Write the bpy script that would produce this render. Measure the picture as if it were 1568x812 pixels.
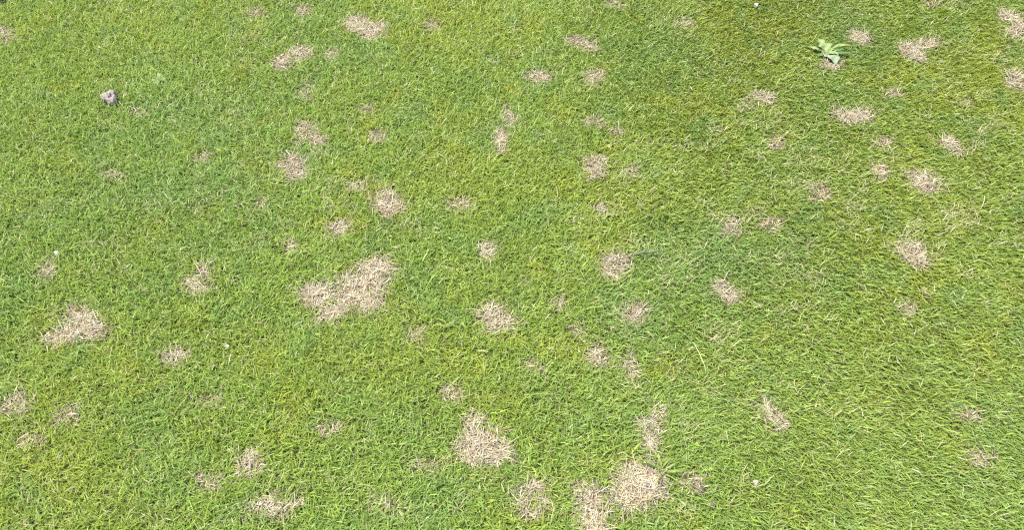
# A lawn of short turf seen from standing height, speckled with bleached dead spots.
import bpy, math, random
import numpy as np
from mathutils import Vector, Matrix, noise as mnoise

for o in list(bpy.data.objects):
    bpy.data.objects.remove(o, do_unlink=True)
scene = bpy.context.scene
COL = scene.collection
R = math.radians

# ---------------------------------------------------------------- camera
cam_data = bpy.data.cameras.new('camera')
cam_data.sensor_width = 36.0
cam_data.lens = 18.0 / math.tan(R(34.5))
cam_data.clip_start = 0.02
cam_data.clip_end = 500.0
cam = bpy.data.objects.new('camera', cam_data)
cam.location = (0, 0, 1.25)
cam.rotation_euler = (R(38), 0, 0)
COL.objects.link(cam)
scene.camera = cam

# ---------------------------------------------------------------- sky and sun
SUN_EL, SUN_AZ = 67.0, -72.0          # azimuth from +Y (away from the camera), negative = to the left
world = bpy.data.worlds.new('World')
scene.world = world
world.use_nodes = True
wn = world.node_tree
wn.nodes.clear()
sky = wn.nodes.new('ShaderNodeTexSky')
sky.sky_type = 'NISHITA'
sky.sun_disc = False
sky.sun_elevation = R(SUN_EL)
sky.sun_rotation = R(SUN_AZ)
sky.dust_density = 3.0
sky.air_density = 0.5
bg = wn.nodes.new('ShaderNodeBackground')
bg.inputs['Strength'].default_value = 0.15
wo = wn.nodes.new('ShaderNodeOutputWorld')
wn.links.new(sky.outputs[0], bg.inputs['Color'])
wn.links.new(bg.outputs[0], wo.inputs['Surface'])
sd = bpy.data.lights.new('sun', 'SUN')
sd.energy = 2.5
sd.angle = R(5)
sd.color = (1.0, 0.95, 0.87)
sun = bpy.data.objects.new('sun', sd)
to_sun = Vector((math.sin(R(SUN_AZ)) * math.cos(R(SUN_EL)), math.cos(R(SUN_AZ)) * math.cos(R(SUN_EL)), math.sin(R(SUN_EL))))
sun.rotation_euler = to_sun.to_track_quat('Z', 'Y').to_euler()
sun.location = (-1, 1, 4)
COL.objects.link(sun)
scene.view_settings.view_transform = 'Standard'
scene.view_settings.look = 'None'
scene.view_settings.gamma = 1.0
scene.view_settings.exposure = 1.76
scene.render.engine = 'CYCLES'
scene.cycles.use_denoising = False
scene.cycles.use_adaptive_sampling = False
scene.cycles.max_bounces = 8
scene.cycles.transmission_bounces = 4
scene.cycles.filter_width = 1.25
scene.cycles.sample_clamp_indirect = 4.0

# ---------------------------------------------------------------- helpers
def tag(o, label=None, cat=None, group=None, kind=None):
    if label: o['label'] = label
    if cat: o['category'] = cat
    if group: o['group'] = group
    if kind: o['kind'] = kind
    return o

def empty(name, loc):
    o = bpy.data.objects.new(name, None)
    o.empty_display_size = 0.02
    o.location = loc
    COL.objects.link(o)
    return o

def mesh_obj(name, verts, faces, material, parent=None, smooth=True, loc=(0, 0, 0)):
    me = bpy.data.meshes.new(name)
    me.from_pydata([tuple(v) for v in verts], [], faces)
    me.update()
    if smooth:
        me.polygons.foreach_set('use_smooth', [True] * len(me.polygons))
    me.materials.append(material)
    o = bpy.data.objects.new(name, me)
    o.location = loc
    COL.objects.link(o)
    if parent: o.parent = parent
    return o

def new_mat(name):
    m = bpy.data.materials.new(name)
    m.use_nodes = True
    nt = m.node_tree
    nt.nodes.clear()
    return m, nt, nt.nodes, nt.links

def leaf_material(name, translucency, rough, spec, use_attr=True, ramp=None, scale=60.0):
    m, nt, N, L = new_mat(name)
    out = N.new('ShaderNodeOutputMaterial')
    pb = N.new('ShaderNodeBsdfPrincipled')
    pb.inputs['Roughness'].default_value = rough
    pb.inputs['Specular IOR Level'].default_value = spec
    tr = N.new('ShaderNodeBsdfTranslucent')
    mix = N.new('ShaderNodeMixShader')
    mix.inputs['Fac'].default_value = translucency
    if use_attr:
        at = N.new('ShaderNodeAttribute')
        at.attribute_name = 'blade_colour'
        src = at.outputs['Color']
    else:
        tc = N.new('ShaderNodeTexCoord')
        nz = N.new('ShaderNodeTexNoise')
        nz.inputs['Scale'].default_value = scale
        nz.inputs['Detail'].default_value = 6
        L.new(tc.outputs['Object'], nz.inputs['Vector'])
        cr = N.new('ShaderNodeValToRGB')
        els = cr.color_ramp.elements
        els[0].position, els[0].color = 0.3, (*ramp[0], 1)
        els[1].position, els[1].color = 0.7, (*ramp[1], 1)
        L.new(nz.outputs['Fac'], cr.inputs['Fac'])
        src = cr.outputs['Color']
    hs = N.new('ShaderNodeHueSaturation')
    hs.inputs['Saturation'].default_value = 1.1
    hs.inputs['Value'].default_value = 1.15
    L.new(src, hs.inputs['Color'])
    L.new(src, pb.inputs['Base Color'])
    L.new(hs.outputs['Color'], tr.inputs['Color'])
    L.new(pb.outputs[0], mix.inputs[1])
    L.new(tr.outputs[0], mix.inputs[2])
    L.new(mix.outputs[0], out.inputs['Surface'])
    return m

def rock_material(name, c0, c1, c2, scale, bump=0.4, rough=0.9):
    m, nt, N, L = new_mat(name)
    out = N.new('ShaderNodeOutputMaterial')
    pb = N.new('ShaderNodeBsdfPrincipled')
    pb.inputs['Roughness'].default_value = rough
    pb.inputs['Specular IOR Level'].default_value = 0.25
    tc = N.new('ShaderNodeTexCoord')
    nz = N.new('ShaderNodeTexNoise')
    nz.inputs['Scale'].default_value = scale
    nz.inputs['Detail'].default_value = 8
    nz.inputs['Roughness'].default_value = 0.65
    L.new(tc.outputs['Object'], nz.inputs['Vector'])
    cr = N.new('ShaderNodeValToRGB')
    els = cr.color_ramp.elements
    els[0].position, els[0].color = 0.28, (*c0, 1)
    els[1].position, els[1].color = 0.72, (*c2, 1)
    e = els.new(0.5); e.color = (*c1, 1)
    L.new(nz.outputs['Fac'], cr.inputs['Fac'])
    L.new(cr.outputs['Color'], pb.inputs['Base Color'])
    n2 = N.new('ShaderNodeTexNoise')
    n2.inputs['Scale'].default_value = scale * 5
    n2.inputs['Detail'].default_value = 6
    L.new(tc.outputs['Object'], n2.inputs['Vector'])
    bp = N.new('ShaderNodeBump')
    bp.inputs['Strength'].default_value = bump
    bp.inputs['Distance'].default_value = 0.002
    L.new(n2.outputs['Fac'], bp.inputs['Height'])
    L.new(bp.outputs[0], pb.inputs['Normal'])
    L.new(pb.outputs[0], out.inputs['Surface'])
    return m

def ground_material():
    m, nt, N, L = new_mat('thatchy soil')
    out = N.new('ShaderNodeOutputMaterial')
    pb = N.new('ShaderNodeBsdfPrincipled')
    pb.inputs['Roughness'].default_value = 1.0
    pb.inputs['Specular IOR Level'].default_value = 0.1
    tc = N.new('ShaderNodeTexCoord')
    a = N.new('ShaderNodeTexNoise'); a.inputs['Scale'].default_value = 120; a.inputs['Detail'].default_value = 8
    b = N.new('ShaderNodeTexNoise'); b.inputs['Scale'].default_value = 3.5; b.inputs['Detail'].default_value = 6
    for n in (a, b): L.new(tc.outputs['Object'], n.inputs['Vector'])
    c1 = N.new('ShaderNodeValToRGB')
    e = c1.color_ramp.elements
    e[0].position, e[0].color = 0.3, (0.030, 0.032, 0.012, 1)
    e[1].position, e[1].color = 0.7, (0.13, 0.12, 0.05, 1)
    c2 = N.new('ShaderNodeValToRGB')
    e = c2.color_ramp.elements
    e[0].position, e[0].color = 0.35, (0.05, 0.075, 0.016, 1)
    e[1].position, e[1].color = 0.65, (0.09, 0.10, 0.03, 1)
    L.new(a.outputs['Fac'], c1.inputs['Fac']); L.new(b.outputs['Fac'], c2.inputs['Fac'])
    mx = N.new('ShaderNodeMix'); mx.data_type = 'RGBA'; mx.inputs[0].default_value = 0.5
    L.new(c1.outputs['Color'], mx.inputs[6]); L.new(c2.outputs['Color'], mx.inputs[7])
    L.new(mx.outputs[2], pb.inputs['Base Color'])
    bp = N.new('ShaderNodeBump'); bp.inputs['Strength'].default_value = 0.8; bp.inputs['Distance'].default_value = 0.006
    L.new(a.outputs['Fac'], bp.inputs['Height']); L.new(bp.outputs[0], pb.inputs['Normal'])
    L.new(pb.outputs[0], out.inputs['Surface'])
    return m

M_GRASS = leaf_material('green grass blade', 0.40, 0.45, 0.40)
M_STRAW = leaf_material('dry straw blade', 0.12, 0.60, 0.30)
M_GROUND = ground_material()

# ---------------------------------------------------------------- ground sheet
ng = 41
gx = np.concatenate([[-150, -40, -12], np.linspace(-4, 4, ng), [12, 40, 150]])
gy = np.concatenate([[-150, -40, -12], np.linspace(-2, 5, ng), [14, 45, 150]])
gv = [(x, y, 0.0) for y in gy for x in gx]
W_ = len(gx)
gf = [(j * W_ + i, j * W_ + i + 1, (j + 1) * W_ + i + 1, (j + 1) * W_ + i) for j in range(len(gy) - 1) for i in range(W_ - 1)]
tag(mesh_obj('ground', gv, gf, M_GROUND), 'brown thatchy soil under the mown turf', 'ground', kind='structure')

# ---------------------------------------------------------------- dead patches (ground coordinates in millimetres)
MID = 'small tan dead spot ringed closely by dense green turf'
FAINT = 'faint spot of thinned yellowing turf with only scattered straw'
# strength, label, ellipses as (centre x, centre y, first half-axis x, y, second half-axis x, y)
PATCHES = [
    (0.98, 'long bleached patch, the palest and largest one beyond the stone', [[-437, 1839, 45, -13, 1, -40], [-396, 1811, 48, -7, 3, -43]]),
    (0.90, 'two-lobed straw patch beside a smaller tan spot, beyond the stone', [[-615, 1666, 30, 9, 10, -33], [-576, 1703, 33, 10, 9, -31]]),
    (0.76, 'small tan spot right beside the two-lobed straw patch', [[-491, 1703, 21, 0, 5, -32]]),
    (0.71, 'small tan spot beyond the two-lobed straw patch', [[-605, 1913, 34, 0, 5, -29]]),
    (0.52, "faint thinned spot a hand's breadth from the palest long bleached patch", [[-233, 1833, 26, 0, 2, -34]]),
    (0.84, 'ragged tan patch, slightly wider one of a pair beyond the round ring patch', [[-513, 1400, 29, 0, 5, -31], [-489, 1372, 36, -9, 1, -30]]),
    (0.84, 'ragged tan patch, narrower one of a pair beyond the round ring patch', [[-521, 1277, 31, 0, 5, -28], [-504, 1242, 23, 0, 5, -28]]),
    (0.71, 'small tan spot across from the pair of ragged tan patches', [[-330, 1377, 29, 0, 3, -23]]),
    (0.98, 'compact bleached patch with a few taller straws, among smaller faint spots', [[-283, 1145, 35, 0, 3, -34], [-294, 1175, 19, 0, 2, -20]]),
    (0.88, 'round tan patch with a sparse ring of straw, near the compact bleached patch', [[-380, 1078, 30, 0, 4, -26]]),
    (0.57, 'faint broken streak of straw just beyond the compact bleached patch', [[-358, 1208, 27, 0, 2, -15], [-317, 1221, 18, 0, 1, -11]]),
    (0.67, MID, [[-121, 1147, 25, 0, 1, -24], [-101, 1153, 13, 0, 0, -12]]),
    (0.80, MID, [[-51, 1017, 21, 0, 0, -25]]),
    (0.92, 'long narrow crooked tan patch of two linked spots', [[-8, 1442, 24, 6, 5, -38], [-25, 1360, 17, 2, 3, -46]]),
    (0.90, 'rounded tan spot with pale straws, twin of a smaller one nearby', [[71, 1602, 33, 0, -1, -30]]),
    (0.84, 'smaller tan spot, twin of the rounded spot with pale straws', [[217, 1599, 26, 0, -2, -35]]),
    (0.76, 'wide ragged thin tan patch with green blades growing through', [[174, 1765, 26, -8, -4, -24], [217, 1739, 29, -13, -6, -26]]),
    (0.52, FAINT, [[305, 1940, 34, 0, -2, -20]]),
    (0.71, MID, [[493, 1846, 26, 0, -4, -25]]),
    (0.88, MID, [[196, 1266, 26, 0, -3, -39]]),
    (0.93, 'tan dead spot with the grey-green stem lying across its edge', [[216, 981, 31, 0, -2, -25], [206, 953, 22, 0, -2, -21]]),
    (0.71, 'thin tan patch half overgrown with green, between denser dead spots', [[241, 847, 32, 0, -3, -30]]),
    (0.88, 'slanting tan spot on the darker green turf with combed blades', [[436, 912, 12, -15, -13, -15], [449, 894, 12, -15, -13, -15]]),
    (0.90, 'upright oval tan spot paired with a thinner spot', [[168, 754, 22, 0, -2, -29]]),
    (0.71, 'thin narrow tan spot beside the upright oval spot', [[227, 726, 15, 3, 2, -31]]),
    (0.93, 'large ragged brown-tan dead patch with dark gaps, alone in the turf', [[-31, 828, 39, -8, -4, -29], [-45, 850, 25, 0, 0, -25]]),
    (0.98, 'largest dead patch, broad and bleached cream with long loose straws', [[-323, 912, 55, 34, 23, -45], [-394, 892, 41, -9, 0, -32], [-288, 963, 36, 13, 9, -27], [-361, 850, 30, 14, 9, -21], [-298, 876, 35, 0, 3, -24]]),
    (0.98, 'triangular bleached patch of pale straw, the second largest lying on its own', [[-863, 837, 33, -7, 6, -31], [-881, 791, 44, 12, 9, -16], [-834, 811, 33, -6, 5, -24], [-867, 811, 33, 12, 13, -22]]),
    (0.93, 'small tan patch with a thin tail leading off it', [[-651, 912, 31, -13, -1, -20], [-648, 953, 12, 0, 6, -24]]),
    (0.84, 'small tan spot beside the larger white pebble', [[-978, 960, 21, -8, 2, -21]]),
    (0.71, 'thin tan patch near the small white pebble', [[-649, 749, 25, 8, 10, -20]]),
    (0.98, 'big rounded bleached patch with a grey neck and a ragged brown tail', [[-60, 566, 40, 0, 1, -35], [-72, 610, 18, 0, 1, -23], [-25, 553, 27, -5, -3, -18], [-45, 544, 32, 0, 0, -17]]),
    (0.95, 'elongated pale patch a short way from the wide patch with the coarse tuft', [[248, 606, 27, 0, -3, -24], [244, 572, 16, 0, -2, -21], [266, 627, 13, 0, -2, -13]]),
    (0.98, 'wide bleached patch right beside the bright coarse grass tuft', [[216, 505, 45, 0, -4, -35], [204, 469, 36, 0, -3, -29], [242, 485, 25, 0, -3, -30]]),
    (0.95, 'narrower pale dead patch right beside the wide bleached patch', [[132, 435, 28, 0, -2, -28], [129, 469, 22, -4, -6, -24], [138, 411, 32, 0, -1, -17]]),
    (0.85, 'tan patch shaped like an open ring with grass in its middle', [[31, 487, 27, 4, 1, -11], [18, 462, 10, 0, 0, -19], [37, 442, 18, 0, 0, -12], [55, 462, 9, 0, 0, -16]]),
    (0.93, 'pale straw patch between two thinner ragged patches', [[-460, 541, 22, 4, 6, -15], [-454, 522, 25, 0, 4, -17]]),
    (0.67, 'thin tan patch next to the pale straw patch', [[-525, 498, 27, -5, 1, -17]]),
    (0.90, 'crescent of tan straw curving round a green tongue of grass', [[-417, 451, 31, -5, 0, -14], [-379, 454, 22, 11, 7, -10], [-407, 469, 17, 0, 3, -14]]),
    (0.57, FAINT, [[-332, 597, 26, 0, 2, -15]]),
    (0.95, 'sharp-edged slanting pale patch, alone in combed green turf', [[474, 630, 16, -12, -11, -15], [483, 609, 14, -6, -10, -18]]),
    (0.71, 'small tan spot just beyond the big patch with a grey neck', [[-114, 666, 24, -5, -2, -15]]),
    (0.71, MID, [[-913, 648, 27, 0, 10, -24], [-941, 640, 12, 0, 7, -16]]),
    (0.62, 'faint ragged streak beside a small tan spot and another faint one', [[-811, 623, 23, 7, 11, -18]]),
    (0.57, FAINT, [[-859, 572, 32, -6, 5, -20]]),
    (0.93, 'flat wide tan streak of dead grass, the longest near the weed', [[857, 1454, 56, 0, -8, -27]]),
    (0.98, 'slanting pale dead spot right beyond the broad-leaved weed', [[967, 1778, 27, -23, -13, -25]]),
    (0.92, 'forked tan patch of two arms joined at one end', [[1089, 1718, 22, -22, -16, -26], [1147, 1750, 45, 12, -6, -23], [1103, 1695, 14, -15, -11, -18]]),
    (0.98, 'bright hooked straw patch past the forked patch', [[1432, 1884, 31, -11, -16, -32], [1437, 1833, 18, 0, -21, -49], [1411, 1802, 24, 0, -10, -24]]),
    (0.84, MID, [[1329, 1599, 25, -13, -21, -36]]),
    (0.88, 'slim tan spot with a faint smaller one touching its corner', [[642, 1525, 28, -13, -9, -22]]),
    (0.52, 'faint small spot at the corner of a slim tan spot', [[593, 1494, 20, 0, -3, -18]]),
    (0.90, 'slanting tan spot with a crooked outline, near a round tan patch', [[1059, 1356, 16, -10, -13, -22], [1072, 1330, 17, -15, -13, -18]]),
    (0.93, 'round tan patch, the densest between small slanting spots', [[954, 1229, 35, -11, -15, -31], [959, 1204, 16, -10, -12, -19]]),
    (0.80, 'small slanting spot between the round tan patch and the flat streak', [[867, 1255, 16, -15, -12, -17]]),
    (0.71, MID, [[712, 1195, 24, 0, -4, -14], [701, 1175, 24, 0, -4, -16]]),
    (0.90, 'ragged tan patch with stray straws, isolated in yellow-green turf', [[858, 1011, 23, -9, -13, -24], [866, 990, 20, -11, -12, -20]]),
    (0.71, 'small tan spot with a faint one right next to it', [[483, 1082, 23, -6, -9, -30]]),
    (0.62, 'faint spot right next to a small tan spot in combed turf', [[570, 1090, 26, 0, -4, -19]]),
    (0.57, FAINT, [[638, 1351, 22, 0, -5, -25]]),
    (0.62, FAINT, [[904, 1356, 24, 0, -7, -23]]),
    (0.84, 'bare brown spot at the foot of the broad-leaved weed', [[854, 1666, 26, 0, -7, -28]]),
    (0.57, FAINT, [[-739, 1299, 25, 0, 5, -20]]),
    (0.67, MID, [[-479, 1022, 16, 0, 3, -18]]),
    (0.57, FAINT, [[-569, 1151, 16, 0, 5, -24]]),
    (0.52, FAINT, [[209, 1429, 33, 0, -2, -24]]),
    (0.52, FAINT, [[259, 1393, 19, 0, -2, -21]]),
    (0.57, FAINT, [[278, 1255, 20, 0, -2, -19]]),
    (0.57, FAINT, [[805, 863, 19, 0, -6, -18]]),
    (0.62, 'faint slanting fleck between the two-lobed patch and the ragged pair', [[-537, 1578, 18, -19, -5, -14], [-539, 1530, 26, -16, -2, -19]]),
    (0.67, FAINT, [[-1415, 1784, 22, 0, 18, -42]]),
    (0.57, FAINT, [[-732, 1897, 34, 0, 6, -29]]),
    (0.52, FAINT, [[137, 811, 17, 0, -1, -21]]),
    (0.57, FAINT, [[-188, 797, 18, 0, 2, -21]]),
    (0.52, FAINT, [[98, 876, 19, 0, -1, -23]]),
    (0.52, FAINT, [[197, 1137, 19, 0, -1, -16]]),
    (0.57, FAINT, [[1226, 1943, 27, 0, -7, -20]]),
    (0.52, FAINT, [[982, 1538, 25, 0, -6, -18]]),
    (0.52, FAINT, [[838, 627, 22, 0, -6, -17]]),
    (0.52, FAINT, [[1156, 1502, 27, 0, -7, -18]]),
    (0.62, 'faint broken straw trailing off the big patch with a grey neck', [[-5, 544, 15, 0, 0, -11]]),
    (0.57, 'narrow faint strip joining the narrower pale patch and the open ring', [[112, 471, 10, 0, -1, -25]]),
    (0.52, FAINT, [[39, 729, 23, 0, 0, -17]]),
    (0.52, FAINT, [[-214, 457, 20, 0, 2, -16]]),
    (0.52, 'faint tan fleck beside the lumpy stone', [[-941, 1459, 21, 0, 6, -20]]),
    (0.52, 'faint yellowed turf beside the dark soil crumbs', [[311, 500, 25, 0, -2, -16]]),
    (0.52, FAINT, [[-153, 529, 25, 0, 1, -14]]),
    (0.52, FAINT, [[823, 541, 25, 0, -7, -17]]),
    (0.52, FAINT, [[-563, 657, 29, 0, 4, -16]]),
    (0.52, FAINT, [[-937, 1238, 31, 0, 6, -17]]),
    (0.52, FAINT, [[-371, 1476, 33, 0, 2, -20]]),
]

# ---------------------------------------------------------------- the turf: real blades, one by one
rng = np.random.default_rng(20240611)

def vnoise(x, y, cell, seed):
    """smooth value noise in 0..1 on a grid of the given cell size"""
    u, v = x / cell + 917.0, y / cell + 533.0
    i, j = np.floor(u).astype(np.int64), np.floor(v).astype(np.int64)
    fu, fv = u - i, v - j
    fu = fu * fu * (3 - 2 * fu); fv = fv * fv * (3 - 2 * fv)
    def h(a, b):
        n = (a * 374761393 + b * 668265263 + seed * 974634777) & 0xFFFFFFFF
        n = ((n ^ (n >> 13)) * 1274126177) & 0xFFFFFFFF
        n = ((n ^ (n >> 16)) * 2246822519) & 0xFFFFFFFF
        return ((n ^ (n >> 15)) & 0xFFFFFF) / float(0xFFFFFF)
    return (h(i, j) * (1 - fu) + h(i + 1, j) * fu) * (1 - fv) + (h(i, j + 1) * (1 - fu) + h(i + 1, j + 1) * fu) * fv

def fbm(x, y, cell, seed, octaves=3):
    s, a, t = 0.0, 1.0, 0.0
    for k in range(octaves):
        s = s + a * vnoise(x, y, cell / 2 ** k, seed + 31 * k); t += a; a *= 0.55
    return s / t

def sstep(a, b, x):
    t = np.clip((x - a) / (b - a), 0, 1)
    return t * t * (3 - 2 * t)

def patch_mask(x, y):
    """how dead the turf is at each root (0..1) and which patch the root belongs to"""
    best = np.zeros(len(x)); who = np.full(len(x), -1)
    wob = (fbm(x, y, 0.018, 5, 3) - 0.5) * 1.25
    for k, (st, lab, els) in enumerate(PATCHES):
        for (cx, cy, ax, ay, bx, by) in els:
            cx, cy, ax, ay, bx, by = [q / 1000.0 for q in (cx, cy, ax, ay, bx, by)]
            r = 1.7 * max(math.hypot(ax, ay), math.hypot(bx, by))
            s = np.nonzero((abs(x - cx) < r) & (abs(y - cy) < r))[0]
            if not len(s): continue
            dx, dy = x[s] - cx, y[s] - cy
            det = ax * by - ay * bx
            p, q = (dx * by - dy * bx) / det, (dy * ax - dx * ay) / det
            d = np.sqrt(p * p + q * q) + wob[s]
            m = st * sstep(1.32, 0.52, d)
            better = m > best[s]
            best[s[better]] = m[better]
            who[s[better]] = k
    return best, who

def in_view(x, y, pad):
    # trapezium of turf that the camera looks at, with a margin
    half = 0.86 + (y - 0.42) * (1.51 - 0.86) / 1.54
    return (y > 0.40 - pad) & (y < 1.98 + pad) & (abs(x) < half + pad)

# footprints of the things that lie on the turf: no blade grows through them (x, y, radius)
KEEP_OFF = [(*(-1.030, 1.517), 0.021), (*(-1.044, 1.515), 0.013), (*(-1.015, 1.504), 0.013), (*(-1.036, 1.538), 0.013),
            (*(0.861, 1.706), 0.012), (*(0.851, 1.724), 0.014), (*(0.862, 1.683), 0.014),
            (*(-0.930, 1.594), 0.014), (*(-0.975, 1.002), 0.007), (*(-0.555, 0.770), 0.006), (*(0.710, 1.930), 0.007),
            (*(0.420, 0.496), 0.006), (*(0.322, 0.482), 0.007), (*(0.339, 0.457), 0.007)]

def scatter(n, x0, x1, y0, y1):
    return rng.uniform(x0, x1, n), rng.uniform(y0, y1, n)

def build_blades(name, x, y, az, th0, th1, length, width, col_base, col_tip, z0, material, segs):
    """bent tapering blades as one mesh; th = lean from vertical at the root and at the tip"""
    n = len(x)
    rows = segs + 1
    ts = np.linspace(0, 1, rows)
    cx, cy, cz = [x], [y], [z0]
    for k in range(segs):
        tm = (ts[k] + ts[k + 1]) / 2
        th = th0 + (th1 - th0) * tm
        dl = length / segs
        cx.append(cx[-1] + np.sin(th) * np.cos(az) * dl)
        cy.append(cy[-1] + np.sin(th) * np.sin(az) * dl)
        cz.append(np.maximum(cz[-1] + np.cos(th) * dl, 0.0006))
    tw = rng.normal(0, 0.45, n)                          # twist of the flat side
    sx, sy, sz = -np.sin(az) * np.cos(tw), np.cos(az) * np.cos(tw), np.sin(tw)
    prof = np.interp(ts, [0, 0.35, 0.75, 1.0], [0.8, 1.0, 0.8, 0.0])
    nv = 2 * segs + 1
    V = np.zeros((n, nv, 3)); C = np.ones((n, nv, 4))
    for k in range(segs):
        hw = width * 0.5 * prof[k]
        for side, sgn in ((0, -1), (1, 1)):
            V[:, 2 * k + side, 0] = cx[k] + sgn * sx * hw
            V[:, 2 * k + side, 1] = cy[k] + sgn * sy * hw
            V[:, 2 * k + side, 2] = np.maximum(cz[k] + sgn * sz * hw, 0.0004)
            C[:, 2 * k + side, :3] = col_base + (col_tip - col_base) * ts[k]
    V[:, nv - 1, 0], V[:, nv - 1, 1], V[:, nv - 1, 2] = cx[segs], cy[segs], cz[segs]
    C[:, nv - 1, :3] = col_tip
    quads = [(2 * k, 2 * k + 1, 2 * k + 3, 2 * k + 2) for k in range(segs - 1)]
    tri = (2 * segs - 2, 2 * segs - 1, 2 * segs)
    per = 4 * len(quads) + 3
    pat = np.array([i for q in quads for i in q] + list(tri))
    loops = (np.arange(n)[:, None] * nv + pat[None, :]).ravel()
    tot = np.array([4] * len(quads) + [3]); st = np.concatenate([[0], np.cumsum(tot)[:-1]])
    starts = (np.arange(n)[:, None] * per + st[None, :]).ravel()
    me = bpy.data.meshes.new(name)
    me.vertices.add(n * nv); me.vertices.foreach_set('co', V.astype(np.float32).ravel())
    me.loops.add(len(loops)); me.loops.foreach_set('vertex_index', loops.astype(np.int32))
    me.polygons.add(len(starts)); me.polygons.foreach_set('loop_start', starts.astype(np.int32))
    me.update(calc_edges=True)
    me.polygons.foreach_set('use_smooth', np.ones(len(starts), dtype=bool))
    ca = me.color_attributes.new('blade_colour', 'FLOAT_COLOR', 'POINT')
    ca.data.foreach_set('color', C.astype(np.float32).ravel())
    me.materials.append(material)
    o = bpy.data.objects.new(name, me)
    COL.objects.link(o)
    return o

def lerp3(a, b, t):
    return np.array(a)[None, :] * (1 - t[:, None]) + np.array(b)[None, :] * t[:, None]

# drifts of a bluer and of a yellower grass sown into the lawn (x, y, half width, half depth, amount)
BLUE_DRIFTS = [(*(-0.814, 1.464), .20, .10, .7), (*(-0.824, 1.191), .20, .10, .8), (*(0.452, 0.981), .14, .10, .8), (*(-0.428, 1.663), .16, .10, .6),
               (*(-0.654, 0.617), .10, .09, .6), (*(0.271, 0.847), .07, .04, .7), (*(-0.208, 1.082), .12, .07, .5), (*(0.459, 1.736), .16, .12, .6),
               (*(0.848, 1.515), .16, .06, .5), (*(-0.267, 0.617), .14, .08, .4), (*(-0.105, 0.471), .09, .07, .5), (*(-1.032, 0.912), .08, .06, .6),
               (*(0.854, 0.684), .12, .10, .4), (*(0.971, 1.765), .12, .12, .5), (*(-0.566, 1.858), .14, .12, .5), (*(0.610, 0.946), .10, .08, .5)]
YELLOW_DRIFTS = [(*(-0.100, 1.858), .16, .14, .8), (*(0.666, 1.781), .20, .16, .9), (*(-1.192, 1.321), .12, .12, .7), (*(1.137, 1.621), .22, .14, .7),
                 (*(0.238, 1.151), .10, .09, .6), (*(0.918, 1.171), .20, .14, .5), (*(-0.167, 0.726), .16, .10, .4), (*(-0.822, 0.670), .14, .10, .5),
                 (*(0.771, 0.657), .14, .07, .5), (*(-1.031, 1.858), .16, .12, .5), (*(0.083, 0.437), .08, .06, .5), (*(-0.819, 0.505), .12, .08, .5)]
def drift(x, y, zones):
    v = np.zeros(len(x))
    wx, wy = (fbm(x, y, 0.09, 71, 2) - 0.5) * 0.16, (fbm(x, y, 0.09, 72, 2) - 0.5) * 0.16
    for (zx, zy, rx, ry, am) in zones:
        v = np.maximum(v, am * np.exp(-(((x + wx - zx) / rx) ** 2 + ((y + wy - zy) / ry) ** 2)))
    return v

def green_colours(x, y, n):
    blue = sstep(0.46, 0.72, fbm(x, y, 0.30, 11, 3)) * 0.35 + 0.15 * sstep(-0.2, -0.9, x) + drift(x, y, BLUE_DRIFTS)
    blue = np.maximum(blue, 0.7 * sstep(0.55, 0.80, fbm(x, y, 0.06, 12, 2)))
    yel = 0.45 * sstep(0.48, 0.75, fbm(x, y, 0.26, 13, 3)) + drift(x, y, YELLOW_DRIFTS)
    yel = np.maximum(yel, sstep(0.60, 0.80, fbm(x, y, 0.06, 14, 2)))
    yel = np.clip(yel + 0.15 * sstep(0.2, 1.2, x) * sstep(0.6, 1.8, y), 0, 1)
    c = lerp3((0.218, 0.312, 0.052), (0.262, 0.325, 0.045), yel)
    b = lerp3((0.0, 0, 0), (1, 1, 1), np.clip(blue + rng.normal(0, 0.25, n), 0, 1))
    c = c * (1 - b) + np.array((0.180, 0.290, 0.075))[None, :] * b
    c = c * (1.03 - 0.13 * sstep(-0.15, 0.75, x))[:, None]         # colour darkened toward the combed side, offsetting the light its leaning blades catch
    c = c * np.exp(rng.normal(0, 0.16, n))[:, None]
    return c

def straw_colours(x, y, n):
    t = rng.random(n)
    c = lerp3((0.235, 0.200, 0.122), (0.59, 0.530, 0.350), np.clip(t ** 0.8 + rng.normal(0, .1, n), 0, 1))
    rust = rng.random(n) < 0.05
    c[rust] = np.array((0.30, 0.17, 0.08))[None, :] * rng.uniform(0.7, 1.3, rust.sum())[:, None]
    grey = rng.random(n) < 0.12
    c[grey] = np.array((0.40, 0.37, 0.31))[None, :] * rng.uniform(0.7, 1.3, grey.sum())[:, None]
    return c * rng.uniform(0.70, 0.92, n)[:, None]

def directions(x, y, n):
    """the mower's lie: combed on one side, tousled on the other"""
    swirl = (fbm(x, y, 0.16, 21, 2) - 0.5) * 5.0
    comb = sstep(-0.15, 0.75, x + 0.25 * (fbm(x, y, 0.5, 22, 2) - 0.5))
    spread = 1.9 - 1.15 * comb
    a = R(-68) + swirl * (1 - 0.85 * comb) + rng.normal(0, 1, n) * spread
    return a, comb


def off_things(x, y):
    ok = np.ones(len(x), dtype=bool)
    for (kx, ky, r) in KEEP_OFF:
        ok &= (x - kx) ** 2 + (y - ky) ** 2 > r * r
    return ok

# --- roots in the part of the lawn that is looked at, and a thinner margin all round it
DENSITY, MARGIN_DENSITY = 112000, 74000
x, y = scatter(int(DENSITY * 3.5 * 1.9), -1.75, 1.75, 0.27, 2.17)
s = in_view(x, y, 0.10) & off_things(x, y)
x, y = x[s], y[s]
mask, who = patch_mask(x, y)
n = len(x)
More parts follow.
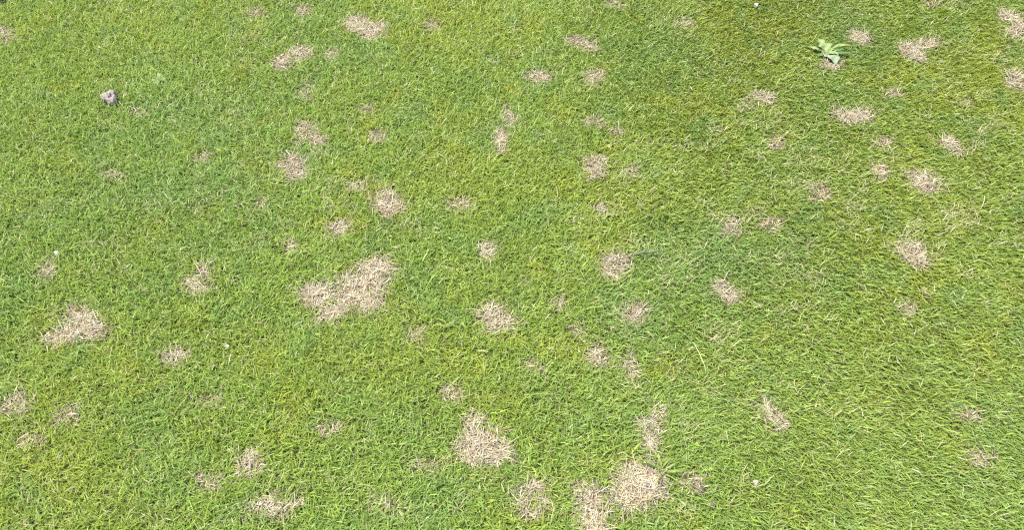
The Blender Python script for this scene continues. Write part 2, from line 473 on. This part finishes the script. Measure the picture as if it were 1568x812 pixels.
# loose sprinkling of dead blades everywhere, more where the turf is tired
tired = sstep(0.52, 0.80, fbm(x, y, 0.045, 41, 2)) * sstep(0.40, 0.70, fbm(x, y, 0.35, 42, 2))
u = rng.random(n)
dead = u < mask
stray = ~dead & (rng.random(n) < 0.045 - 0.022 * sstep(-0.15, 0.75, x) + 0.22 * tired)
live = ~dead & ~stray

def live_shape(x, y):
    n = len(x)
    az, comb = directions(x, y, n)
    th0 = np.clip(rng.normal(0.45, 0.28, n) + 0.14 + 0.12 * comb, 0, 1.3)
    th1 = np.clip(th0 + rng.normal(0.75, 0.35, n), 0.4, 2.0)
    hf = 0.75 + 0.5 * fbm(x, y, 0.07, 51, 2)
    length = np.clip(rng.lognormal(math.log(0.0195), 0.28, n), 0.009, 0.046) * hf * (1 - 0.14 * comb)
    width = np.clip(rng.normal(0.0019, 0.00045, n), 0.0010, 0.0036)
    return az, th0, th1, length, width

# green turf in view
lx, ly = x[live], y[live]
az, th0, th1, ln, wd = live_shape(lx, ly)
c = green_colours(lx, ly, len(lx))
sick = np.clip(mask[live] * 0.9 * rng.random(len(lx)), 0, 1)[:, None]
c = c * (1 - sick) + np.array((0.30, 0.27, 0.09))[None, :] * sick
ln = ln * (1 - 0.35 * mask[live])
# stray dead blades among them
sx_, sy_ = x[stray], y[stray]
k = len(sx_)
cs = straw_colours(sx_, sy_, k) * 0.45 + np.array((0.185, 0.205, 0.075))[None, :]
saz = rng.uniform(0, 2 * math.pi, k)
st0 = rng.uniform(0.5, 1.3, k); st1 = np.clip(st0 + rng.normal(0.4, 0.3, k), 0.6, 1.9)
sl = rng.uniform(0.010, 0.026, k); sw = rng.uniform(0.0010, 0.0019, k)
# thinner margin outside the view
mx_, my_ = scatter(int(MARGIN_DENSITY * 5.6 * 3.2), -2.8, 2.8, -0.2, 3.0)
s = ~in_view(mx_, my_, 0.10)
mx_, my_ = mx_[s], my_[s]
maz, mt0, mt1, ml, mw = live_shape(mx_, my_)
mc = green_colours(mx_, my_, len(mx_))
cat_ = lambda *a: np.concatenate(a)
gxs, gys = cat_(lx, sx_), cat_(ly, sy_)
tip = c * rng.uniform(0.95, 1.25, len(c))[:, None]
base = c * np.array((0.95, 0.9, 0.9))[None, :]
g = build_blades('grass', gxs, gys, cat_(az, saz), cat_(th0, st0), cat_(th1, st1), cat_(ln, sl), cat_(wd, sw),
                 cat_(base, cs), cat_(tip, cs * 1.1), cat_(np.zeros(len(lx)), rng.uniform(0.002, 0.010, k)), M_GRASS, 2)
tag(g, 'short mown green turf covering the whole ground', 'grass', kind='stuff')
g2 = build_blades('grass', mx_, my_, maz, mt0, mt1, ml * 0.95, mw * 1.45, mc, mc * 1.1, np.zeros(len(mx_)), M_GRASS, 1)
tag(g2, 'green turf going on round the spotted part of the lawn', 'grass', kind='stuff')

# bleached patches, each one a mat of flattened straw
STRONG_GROUP, MID_GROUP, FAINT_GROUP = 'bleached dead patches in the turf', 'small tan dead spots in the turf', 'faint thinned spots in the turf'
EXTRA = 0.85                                             # more straw lies on the mat than roots grow in it
for p, (strength, label, els) in enumerate(PATCHES):
    s = np.nonzero(dead & (who == p))[0]
    if len(s) < 6: continue
    more = s[rng.random(len(s)) < EXTRA * strength]
    px_, py_ = cat_(x[s], x[more] + rng.normal(0, 0.004, len(more))), cat_(y[s], y[more] + rng.normal(0, 0.004, len(more)))
    m_ = cat_(mask[s], mask[more])
    k = len(px_)
    ox, oy = px_.mean(), py_.mean()
    a_ = rng.uniform(0, 2 * math.pi, k)
    t0 = np.clip(rng.normal(1.30, 0.22, k), 0.5, 1.56)
    t1 = np.clip(t0 + rng.normal(0.25, 0.3, k), 0.6, 1.9)
    l_ = np.clip(rng.lognormal(math.log(0.0175), 0.36, k), 0.007, 0.045) * (0.60 + 0.42 * m_)
    w_ = rng.uniform(0.0009, 0.0017, k)
    cc = straw_colours(px_, py_, k)
    pale = (0.58 + 0.42 * m_)[:, None]
    o = build_blades('dead_grass_patch', px_ - ox, py_ - oy, a_, t0, t1, l_, w_, cc * pale * 0.95, cc * pale, rng.uniform(0.0006, 0.006, k), M_STRAW, 3)
    o.location = (ox, oy, 0)
    tag(o, label, 'dead patch', MID_GROUP if label == MID else FAINT_GROUP if label == FAINT else STRONG_GROUP)

# ---------------------------------------------------------------- things lying on or growing in the turf
rnd = random.Random(7)

def star_lump(name, lobes, pits, rough, subdiv, material, loc, seed, flat=0.0):
    """a lump grown round several lobes: outer surface of their smooth union, roughened, with pits"""
    import bmesh
    bm = bmesh.new()
    bmesh.ops.create_icosphere(bm, subdivisions=subdiv, radius=1.0)
    off = Vector((seed * 3.7, seed * 1.3, seed * 5.1))
    cz = sum(l[2] for l in lobes) / len(lobes)
    top = 0.6 * max(l[3] for l in lobes)
    def sdf(p):
        acc = 0.0
        for (lx_, ly_, lz_, lr) in lobes:
            acc += math.exp(-((p - Vector((lx_, ly_, lz_))).length - lr) / (0.26 * top))
        return -0.26 * top * math.log(max(acc, 1e-30))
    o0 = Vector((0, 0, cz))
    far = 3.2 * max(math.hypot(l[0], l[1]) + l[3] for l in lobes)
    for v in bm.verts:
        d = v.co.normalized()
        lo, hi = 0.0, 0.0
        steps = 40
        for q in range(1, steps + 1):
            t = far * q / steps
            if sdf(o0 + d * t) < 0: lo = t
        hi = lo + far / steps
        for _ in range(9):
            mid = (lo + hi) / 2
            if sdf(o0 + d * mid) < 0: lo = mid
            else: hi = mid
        p = o0 + d * lo
        r = (mnoise.fractal(p * (1.1 / top) + off, 0.8, 2.1, 5) + 0.35 * mnoise.noise(p * (4.0 / top) + off)) * rough * top
        for (qx, qy, qr, qd) in pits:
            if d.z > -0.1:
                r -= qd * math.exp(-((p.x - qx) ** 2 + (p.y - qy) ** 2) / (qr * qr))
        p = p + d * r
        if p.z < flat: p.z = flat + (p.z - flat) * 0.15
        v.co = p
    me = bpy.data.meshes.new(name)
    bm.to_mesh(me); bm.free()
    me.polygons.foreach_set('use_smooth', [True] * len(me.polygons))
    me.materials.append(material)
    o = bpy.data.objects.new(name, me)
    o.location = loc
    COL.objects.link(o)
    return o

def at(p, z=0.0):
    return (p[0], p[1], z)

M_STONE = rock_material('pinkish grey stone', (0.07, 0.058, 0.050), (0.20, 0.175, 0.152), (0.33, 0.30, 0.255), 260)
M_PEBBLE = rock_material('chalky white pebble', (0.22, 0.20, 0.16), (0.40, 0.38, 0.31), (0.52, 0.50, 0.42), 300, 0.3)
M_CLOD = rock_material('dark damp soil', (0.05, 0.045, 0.036), (0.12, 0.108, 0.088), (0.21, 0.19, 0.155), 320, 0.8)

o = star_lump('stone', [(0.001, 0.017, 0.014, 0.0090), (-0.013, 0.003, 0.009, 0.0115), (-0.005, 0.002, 0.012, 0.0125), (0.003, 0.006, 0.013, 0.0115),
                        (0.011, -0.011, 0.009, 0.0115), (0.006, -0.005, 0.012, 0.0120)],
              [(0.0085, 0.002, 0.0024, 0.010), (0.006, -0.0085, 0.0026, 0.011), (0.011, -0.005, 0.0022, 0.008), (-0.022, -0.004, 0.003, 0.005),
               (-0.008, -0.003, 0.0018, 0.003)],
              0.30, 5, M_STONE, at((-1.029, 1.510)), 2)
tag(o, 'lumpy pinkish grey stone with small dark pits, sitting on the turf', 'stone')

PEB = 'pebbles lying in the turf'
for pos, sc, lab, sd_ in (((-0.974, 1.001), 1.0, 'whitish pebble with a dark dent, beside a small tan spot', 11),
                          ((-0.555, 0.768), 0.80, 'tiny chalk-white pebble near a thin tan patch', 12),
                          ((0.710, 1.930), 1.05, 'pale grey-white pebble in yellow-green turf, far from any dead spot', 13),
                          ((0.420, 0.495), 0.75, 'small off-white pebble lying near the dark soil crumbs', 14)):
    k = 0.001 * sc
    o = star_lump('pebble', [(-2.6 * k, 0.6 * k, 11 * k, 3.6 * k), (2.4 * k, 1.0 * k, 11 * k, 3.4 * k), (0.6 * k, -2.0 * k, 7 * k, 4.2 * k), (0, 0, 4 * k, 4.0 * k)],
                  [(0.2 * k, -0.4 * k, 1.4 * k, 2.0 * k)], 0.22, 3, M_PEBBLE, at(pos), sd_)
    tag(o, lab, 'pebble', PEB)

for pos, sc, lab, sd_ in (((0.322, 0.481), 1.0, 'dark soil crumb under bent pale blades, paired with another', 21),
                          ((0.339, 0.456), 0.95, 'dark grey soil crumb with a rounded rim, paired with another', 22),
                          ((-1.494, 1.946), 1.9, 'largest dark clod of soil, alone in the turf past the stone', 23)):
    k = 0.001 * sc
    o = star_lump('soil_clod', [(-3 * k, 1 * k, 4 * k, 4.5 * k), (3 * k, 2 * k, 5 * k, 4 * k), (0, -3 * k, 5 * k, 4.5 * k), (1 * k, 0, 7 * k, 3.5 * k)],
                  [], 0.85, 4, M_CLOD, at(pos), sd_)
    tag(o, lab, 'soil clod', 'soil crumbs in the turf')

# --- broad-leaved weeds
def leaf(name, parent, start, az, length, width, rise, droop, material, teeth=0.0, nteeth=5, fold=0.35, peak=0.4, curl=0.0, sway=0.0):
    """one leaf blade: a folded, drooping sheet with a toothed edge and a real thickness at its midrib"""
    NL, NW = 18, 6
    verts, faces = [], []
    ph = rnd.uniform(0, 6)
    p = Vector(start); ang = rise; a = az
    mids = []
    for i in range(NL + 1):
        mids.append((p.copy(), a, ang))
        st = length / NL
        p = p + Vector((math.cos(a) * math.cos(ang), math.sin(a) * math.cos(ang), math.sin(ang))) * st
        ang -= droop / NL
        a += sway / NL
        p.z = max(p.z, 0.0025)
    for i, (q, a, an) in enumerate(mids):
        t = i / NL
        w = (t / peak) ** 0.7 if t < peak else max(0.0, 1 - ((t - peak) / (1 - peak)) ** 1.6)
        w = max(w, 0.10 if t < 0.95 else 0.02) * width / 2
        w *= 1 + teeth * math.sin(t * nteeth * 2 * math.pi + ph)
        side = Vector((-math.sin(a), math.cos(a), 0))
        up = Vector((-math.cos(a) * math.sin(an), -math.sin(a) * math.sin(an), math.cos(an)))
        for j in range(NW + 1):
            s_ = -1 + 2 * j / NW
            lift = abs(s_) * fold * w - curl * w * s_ * s_ + 0.14 * w * math.sin(11 * t + 3 * s_ + ph) + 0.08 * w * math.sin(23 * t - 5 * s_)
            verts.append(q + side * (s_ * w) + up * lift)
    for i in range(NL):
        for j in range(NW):
            b = i * (NW + 1) + j
            faces.append((b, b + 1, b + NW + 2, b + NW + 1))
    o = mesh_obj(name, verts, faces, material, parent)
    sol = o.modifiers.new('thickness', 'SOLIDIFY'); sol.thickness = 0.0005
    return o

def tube(name, pts, radii, material, parent=None, loc=(0, 0, 0), squash=1.0):
    verts, faces = [], []
    K = 8
    for i, (p, r) in enumerate(zip(pts, radii)):
        p = Vector(p)
        d = Vector(pts[min(i + 1, len(pts) - 1)]) - Vector(pts[max(i - 1, 0)])
        d.normalize()
        sd_ = d.cross(Vector((0, 0, 1)))
        if sd_.length < 1e-4: sd_ = Vector((1, 0, 0))
        sd_.normalize(); up = sd_.cross(d)
        for k in range(K):
            an = 2 * math.pi * k / K
            verts.append(p + sd_ * (math.cos(an) * r) + up * (math.sin(an) * r * squash))
    for i in range(len(pts) - 1):
        for k in range(K):
            faces.append((i * K + k, i * K + (k + 1) % K, (i + 1) * K + (k + 1) % K, (i + 1) * K + k))
    faces.append(tuple(range(K))[::-1]); faces.append(tuple((len(pts) - 1) * K + k for k in range(K)))
    return mesh_obj(name, verts, faces, material, parent, loc=loc)

M_LEAF = leaf_material('pale green weed leaf', 0.25, 0.6, 0.3, False, ((0.165, 0.24, 0.075), (0.24, 0.31, 0.125)), 90)
M_LEAF_GREY = leaf_material('greyish weed leaf', 0.20, 0.6, 0.35, False, ((0.15, 0.22, 0.11), (0.23, 0.28, 0.165)), 90)
M_LEAF_SOFT = leaf_material('soft green weed leaf', 0.25, 0.6, 0.3, False, ((0.12, 0.22, 0.05), (0.19, 0.28, 0.08)), 90)
M_LEAF_DARK = leaf_material('dark green weed leaf', 0.25, 0.4, 0.5, False, ((0.075, 0.145, 0.030), (0.12, 0.20, 0.05)), 90)

w = empty('weed', at((0.859, 1.700)))
tag(w, 'broad-leaved weed with pale pointed leaves, growing above a bare brown spot', 'weed')
Z0 = 0.006
leaf('leaf', w, (-0.002, 0.004, Z0), R(106), 0.056, 0.034, R(34), R(50), M_LEAF, 0.30, 2.5, 0.30, 0.28)
leaf('leaf', w, (-0.004, 0.002, Z0), R(165), 0.054, 0.013, R(30), R(55), M_LEAF, 0.22, 3, 0.4, 0.5, sway=-0.6)
leaf('leaf', w, (0.002, -0.002, Z0), R(-78), 0.050, 0.040, R(32), R(75), M_LEAF_GREY, 0.10, 2.5, 0.25, 0.2)
leaf('leaf', w, (0.006, 0.016, Z0), R(10), 0.066, 0.011, R(40), R(62), M_LEAF, 0.08, 3, 0.5, 0.45, sway=-0.3)
leaf('leaf', w, (0.004, 0.000, Z0), R(-10), 0.062, 0.012, R(24), R(45), M_LEAF_DARK, 0.12, 4, 0.5, 0.5)
leaf('leaf', w, (0.004, 0.004, Z0), R(8), 0.050, 0.011, R(30), R(50), M_LEAF_DARK, 0.12, 3, 0.5, 0.5)
leaf('leaf', w, (0.002, 0.004, Z0), R(40), 0.024, 0.012, R(58), R(95), M_LEAF, 0.05, 2, 0.7, 0.5)
leaf('leaf', w, (0.000, 0.000, Z0), R(-28), 0.030, 0.014, R(50), R(80), M_LEAF, 0.05, 2, 0.6, 0.5)
leaf('leaf', w, (-0.002, 0.000, Z0), R(200), 0.034, 0.012, R(25), R(50), M_LEAF_DARK, 0.1, 3, 0.4, 0.5)
tube('crown', [(0, 0.003, -0.001), (0.0005, 0.003, 0.004), (0.001, 0.003, 0.009)], [0.006, 0.005, 0.003], M_LEAF_DARK, w)

w = empty('weed', at((-0.929, 1.591)))
tag(w, 'small low weed with rounded pale leaves, growing not far from the stone', 'weed')
for az_, ln_, wd_, rs, mt in ((95, .024, .013, 36, M_LEAF), (62, .018, .010, 40, M_LEAF_SOFT), (150, .020, .010, 32, M_LEAF_SOFT), (-85, .024, .011, 28, M_LEAF_GREY),
                              (-125, .018, .010, 30, M_LEAF_SOFT), (-20, .028, .009, 26, M_LEAF_DARK), (15, .026, .010, 26, M_LEAF_SOFT), (205, .018, .010, 30, M_LEAF_DARK)):
    leaf('leaf', w, (0.002 * math.cos(R(az_)), 0.002 * math.sin(R(az_)), Z0), R(az_), ln_, wd_, R(rs), R(65), mt, 0.04, 3, 0.25, 0.6)
tube('crown', [(0, 0, -0.001), (0, 0, 0.004), (0, 0, 0.008)], [0.004, 0.0035, 0.002], M_LEAF_DARK, w)

# --- coarse tufts of a broader grass
M_TUFT = leaf_material('fresh coarse grass', 0.30, 0.38, 0.5, False, ((0.17, 0.28, 0.040), (0.24, 0.32, 0.05)), 40)
def tuft(pos, n_, lab, ln0, az0=None, spread=360):
    w = empty('grass_tuft', at(pos))
    tag(w, lab, 'grass tuft', 'coarse tufts in the fine turf')
    for i in range(n_):
        a = rnd.uniform(0, 360) if az0 is None else az0 + rnd.uniform(-spread / 2, spread / 2)
        leaf('blade', w, (rnd.uniform(-.004, .004), rnd.uniform(-.004, .004), 0.0), R(a), ln0 * rnd.uniform(.6, 1.15), rnd.uniform(.0022, .0034),
             R(rnd.uniform(40, 70)), R(rnd.uniform(30, 75)), M_TUFT, 0, 1, 0.5, 0.45)
tuft((0.260, 0.515), 11, 'bright coarse grass tuft on the rim of the wide bleached patch', 0.050)
tuft((-0.839, 0.726), 12, 'star-shaped coarse grass tuft near the triangular bleached patch', 0.042)
tuft((-0.622, 0.617), 9, 'flattened coarse grass tuft in tousled turf, away from any bleached patch', 0.040)
tuft((1.183, 1.515), 8, 'upright thin coarse tuft near the forked patch', 0.040)

# --- stem and stalk lying on the turf
M_STEM = leaf_material('grey green stem', 0.05, 0.5, 0.45, False, ((0.055, 0.075, 0.042), (0.105, 0.125, 0.075)), 120)
M_STEM_DRY = leaf_material('dry brown stem', 0.05, 0.6, 0.3, False, ((0.075, 0.060, 0.042), (0.13, 0.11, 0.08)), 120)
A, B = Vector(at((0.318, 0.997))), Vector(at((0.211, 0.979)))
root = empty('stem', (B.x, B.y, 0))
tag(root, 'long grey-green plant stem lying over the edge of a tan dead spot', 'stem')
def along(t0, t1, n_, f):
    pts, rad = [], []
    for i in range(n_ + 1):
        t = t0 + (t1 - t0) * i / n_
        p = A.lerp(B, t) - B
        p.z = 0.022 - 0.020 * t ** 8 + 0.0012 * math.sin(t * 17)
        p.y += 0.003 * math.sin(t * 6.0)
        pts.append(p); rad.append(f(t))
    return pts, rad
pts, rad = along(0.0, 0.55, 16, lambda t: 0.0010 + 0.0018 * math.sin(math.pi * min(1, (t + .06) / .62)) ** 0.7)
tube('leaf_sheath', pts, rad, M_STEM, root, squash=0.7)
pts, rad = along(0.50, 1.0, 12, lambda t: 0.0015 - 0.0005 * t)
tube('stalk', pts, rad, M_STEM_DRY, root)

M_PALE = leaf_material('pale straw stalk', 0.05, 0.5, 0.4, False, ((0.33, 0.35, 0.15), (0.46, 0.45, 0.22)), 120)
for (a, b, lab) in (((0.353, 0.773), (0.370, 0.706), 'single long pale straw stalk lying slantwise on combed green turf'),
                    ((1.072, 1.163), (1.051, 1.127), 'short pale cut blade lying loose near the ragged isolated tan patch')):
    A2, B2 = Vector(at(a)), Vector(at(b))
    pts = []
    for i in range(11):
        t = i / 10
        p = A2.lerp(B2, t) - A2
        p.z = 0.015 + 0.002 * math.sin(math.pi * t) - 0.0135 * t ** 10
        p.x += 0.0006 * math.sin(t * 4)
        pts.append(p)
    o = tube('straw_stalk', pts, [0.0009 - 0.0004 * i / 10 for i in range(11)], M_PALE, loc=A2)
    tag(o, lab, 'straw', 'loose straws on the turf')
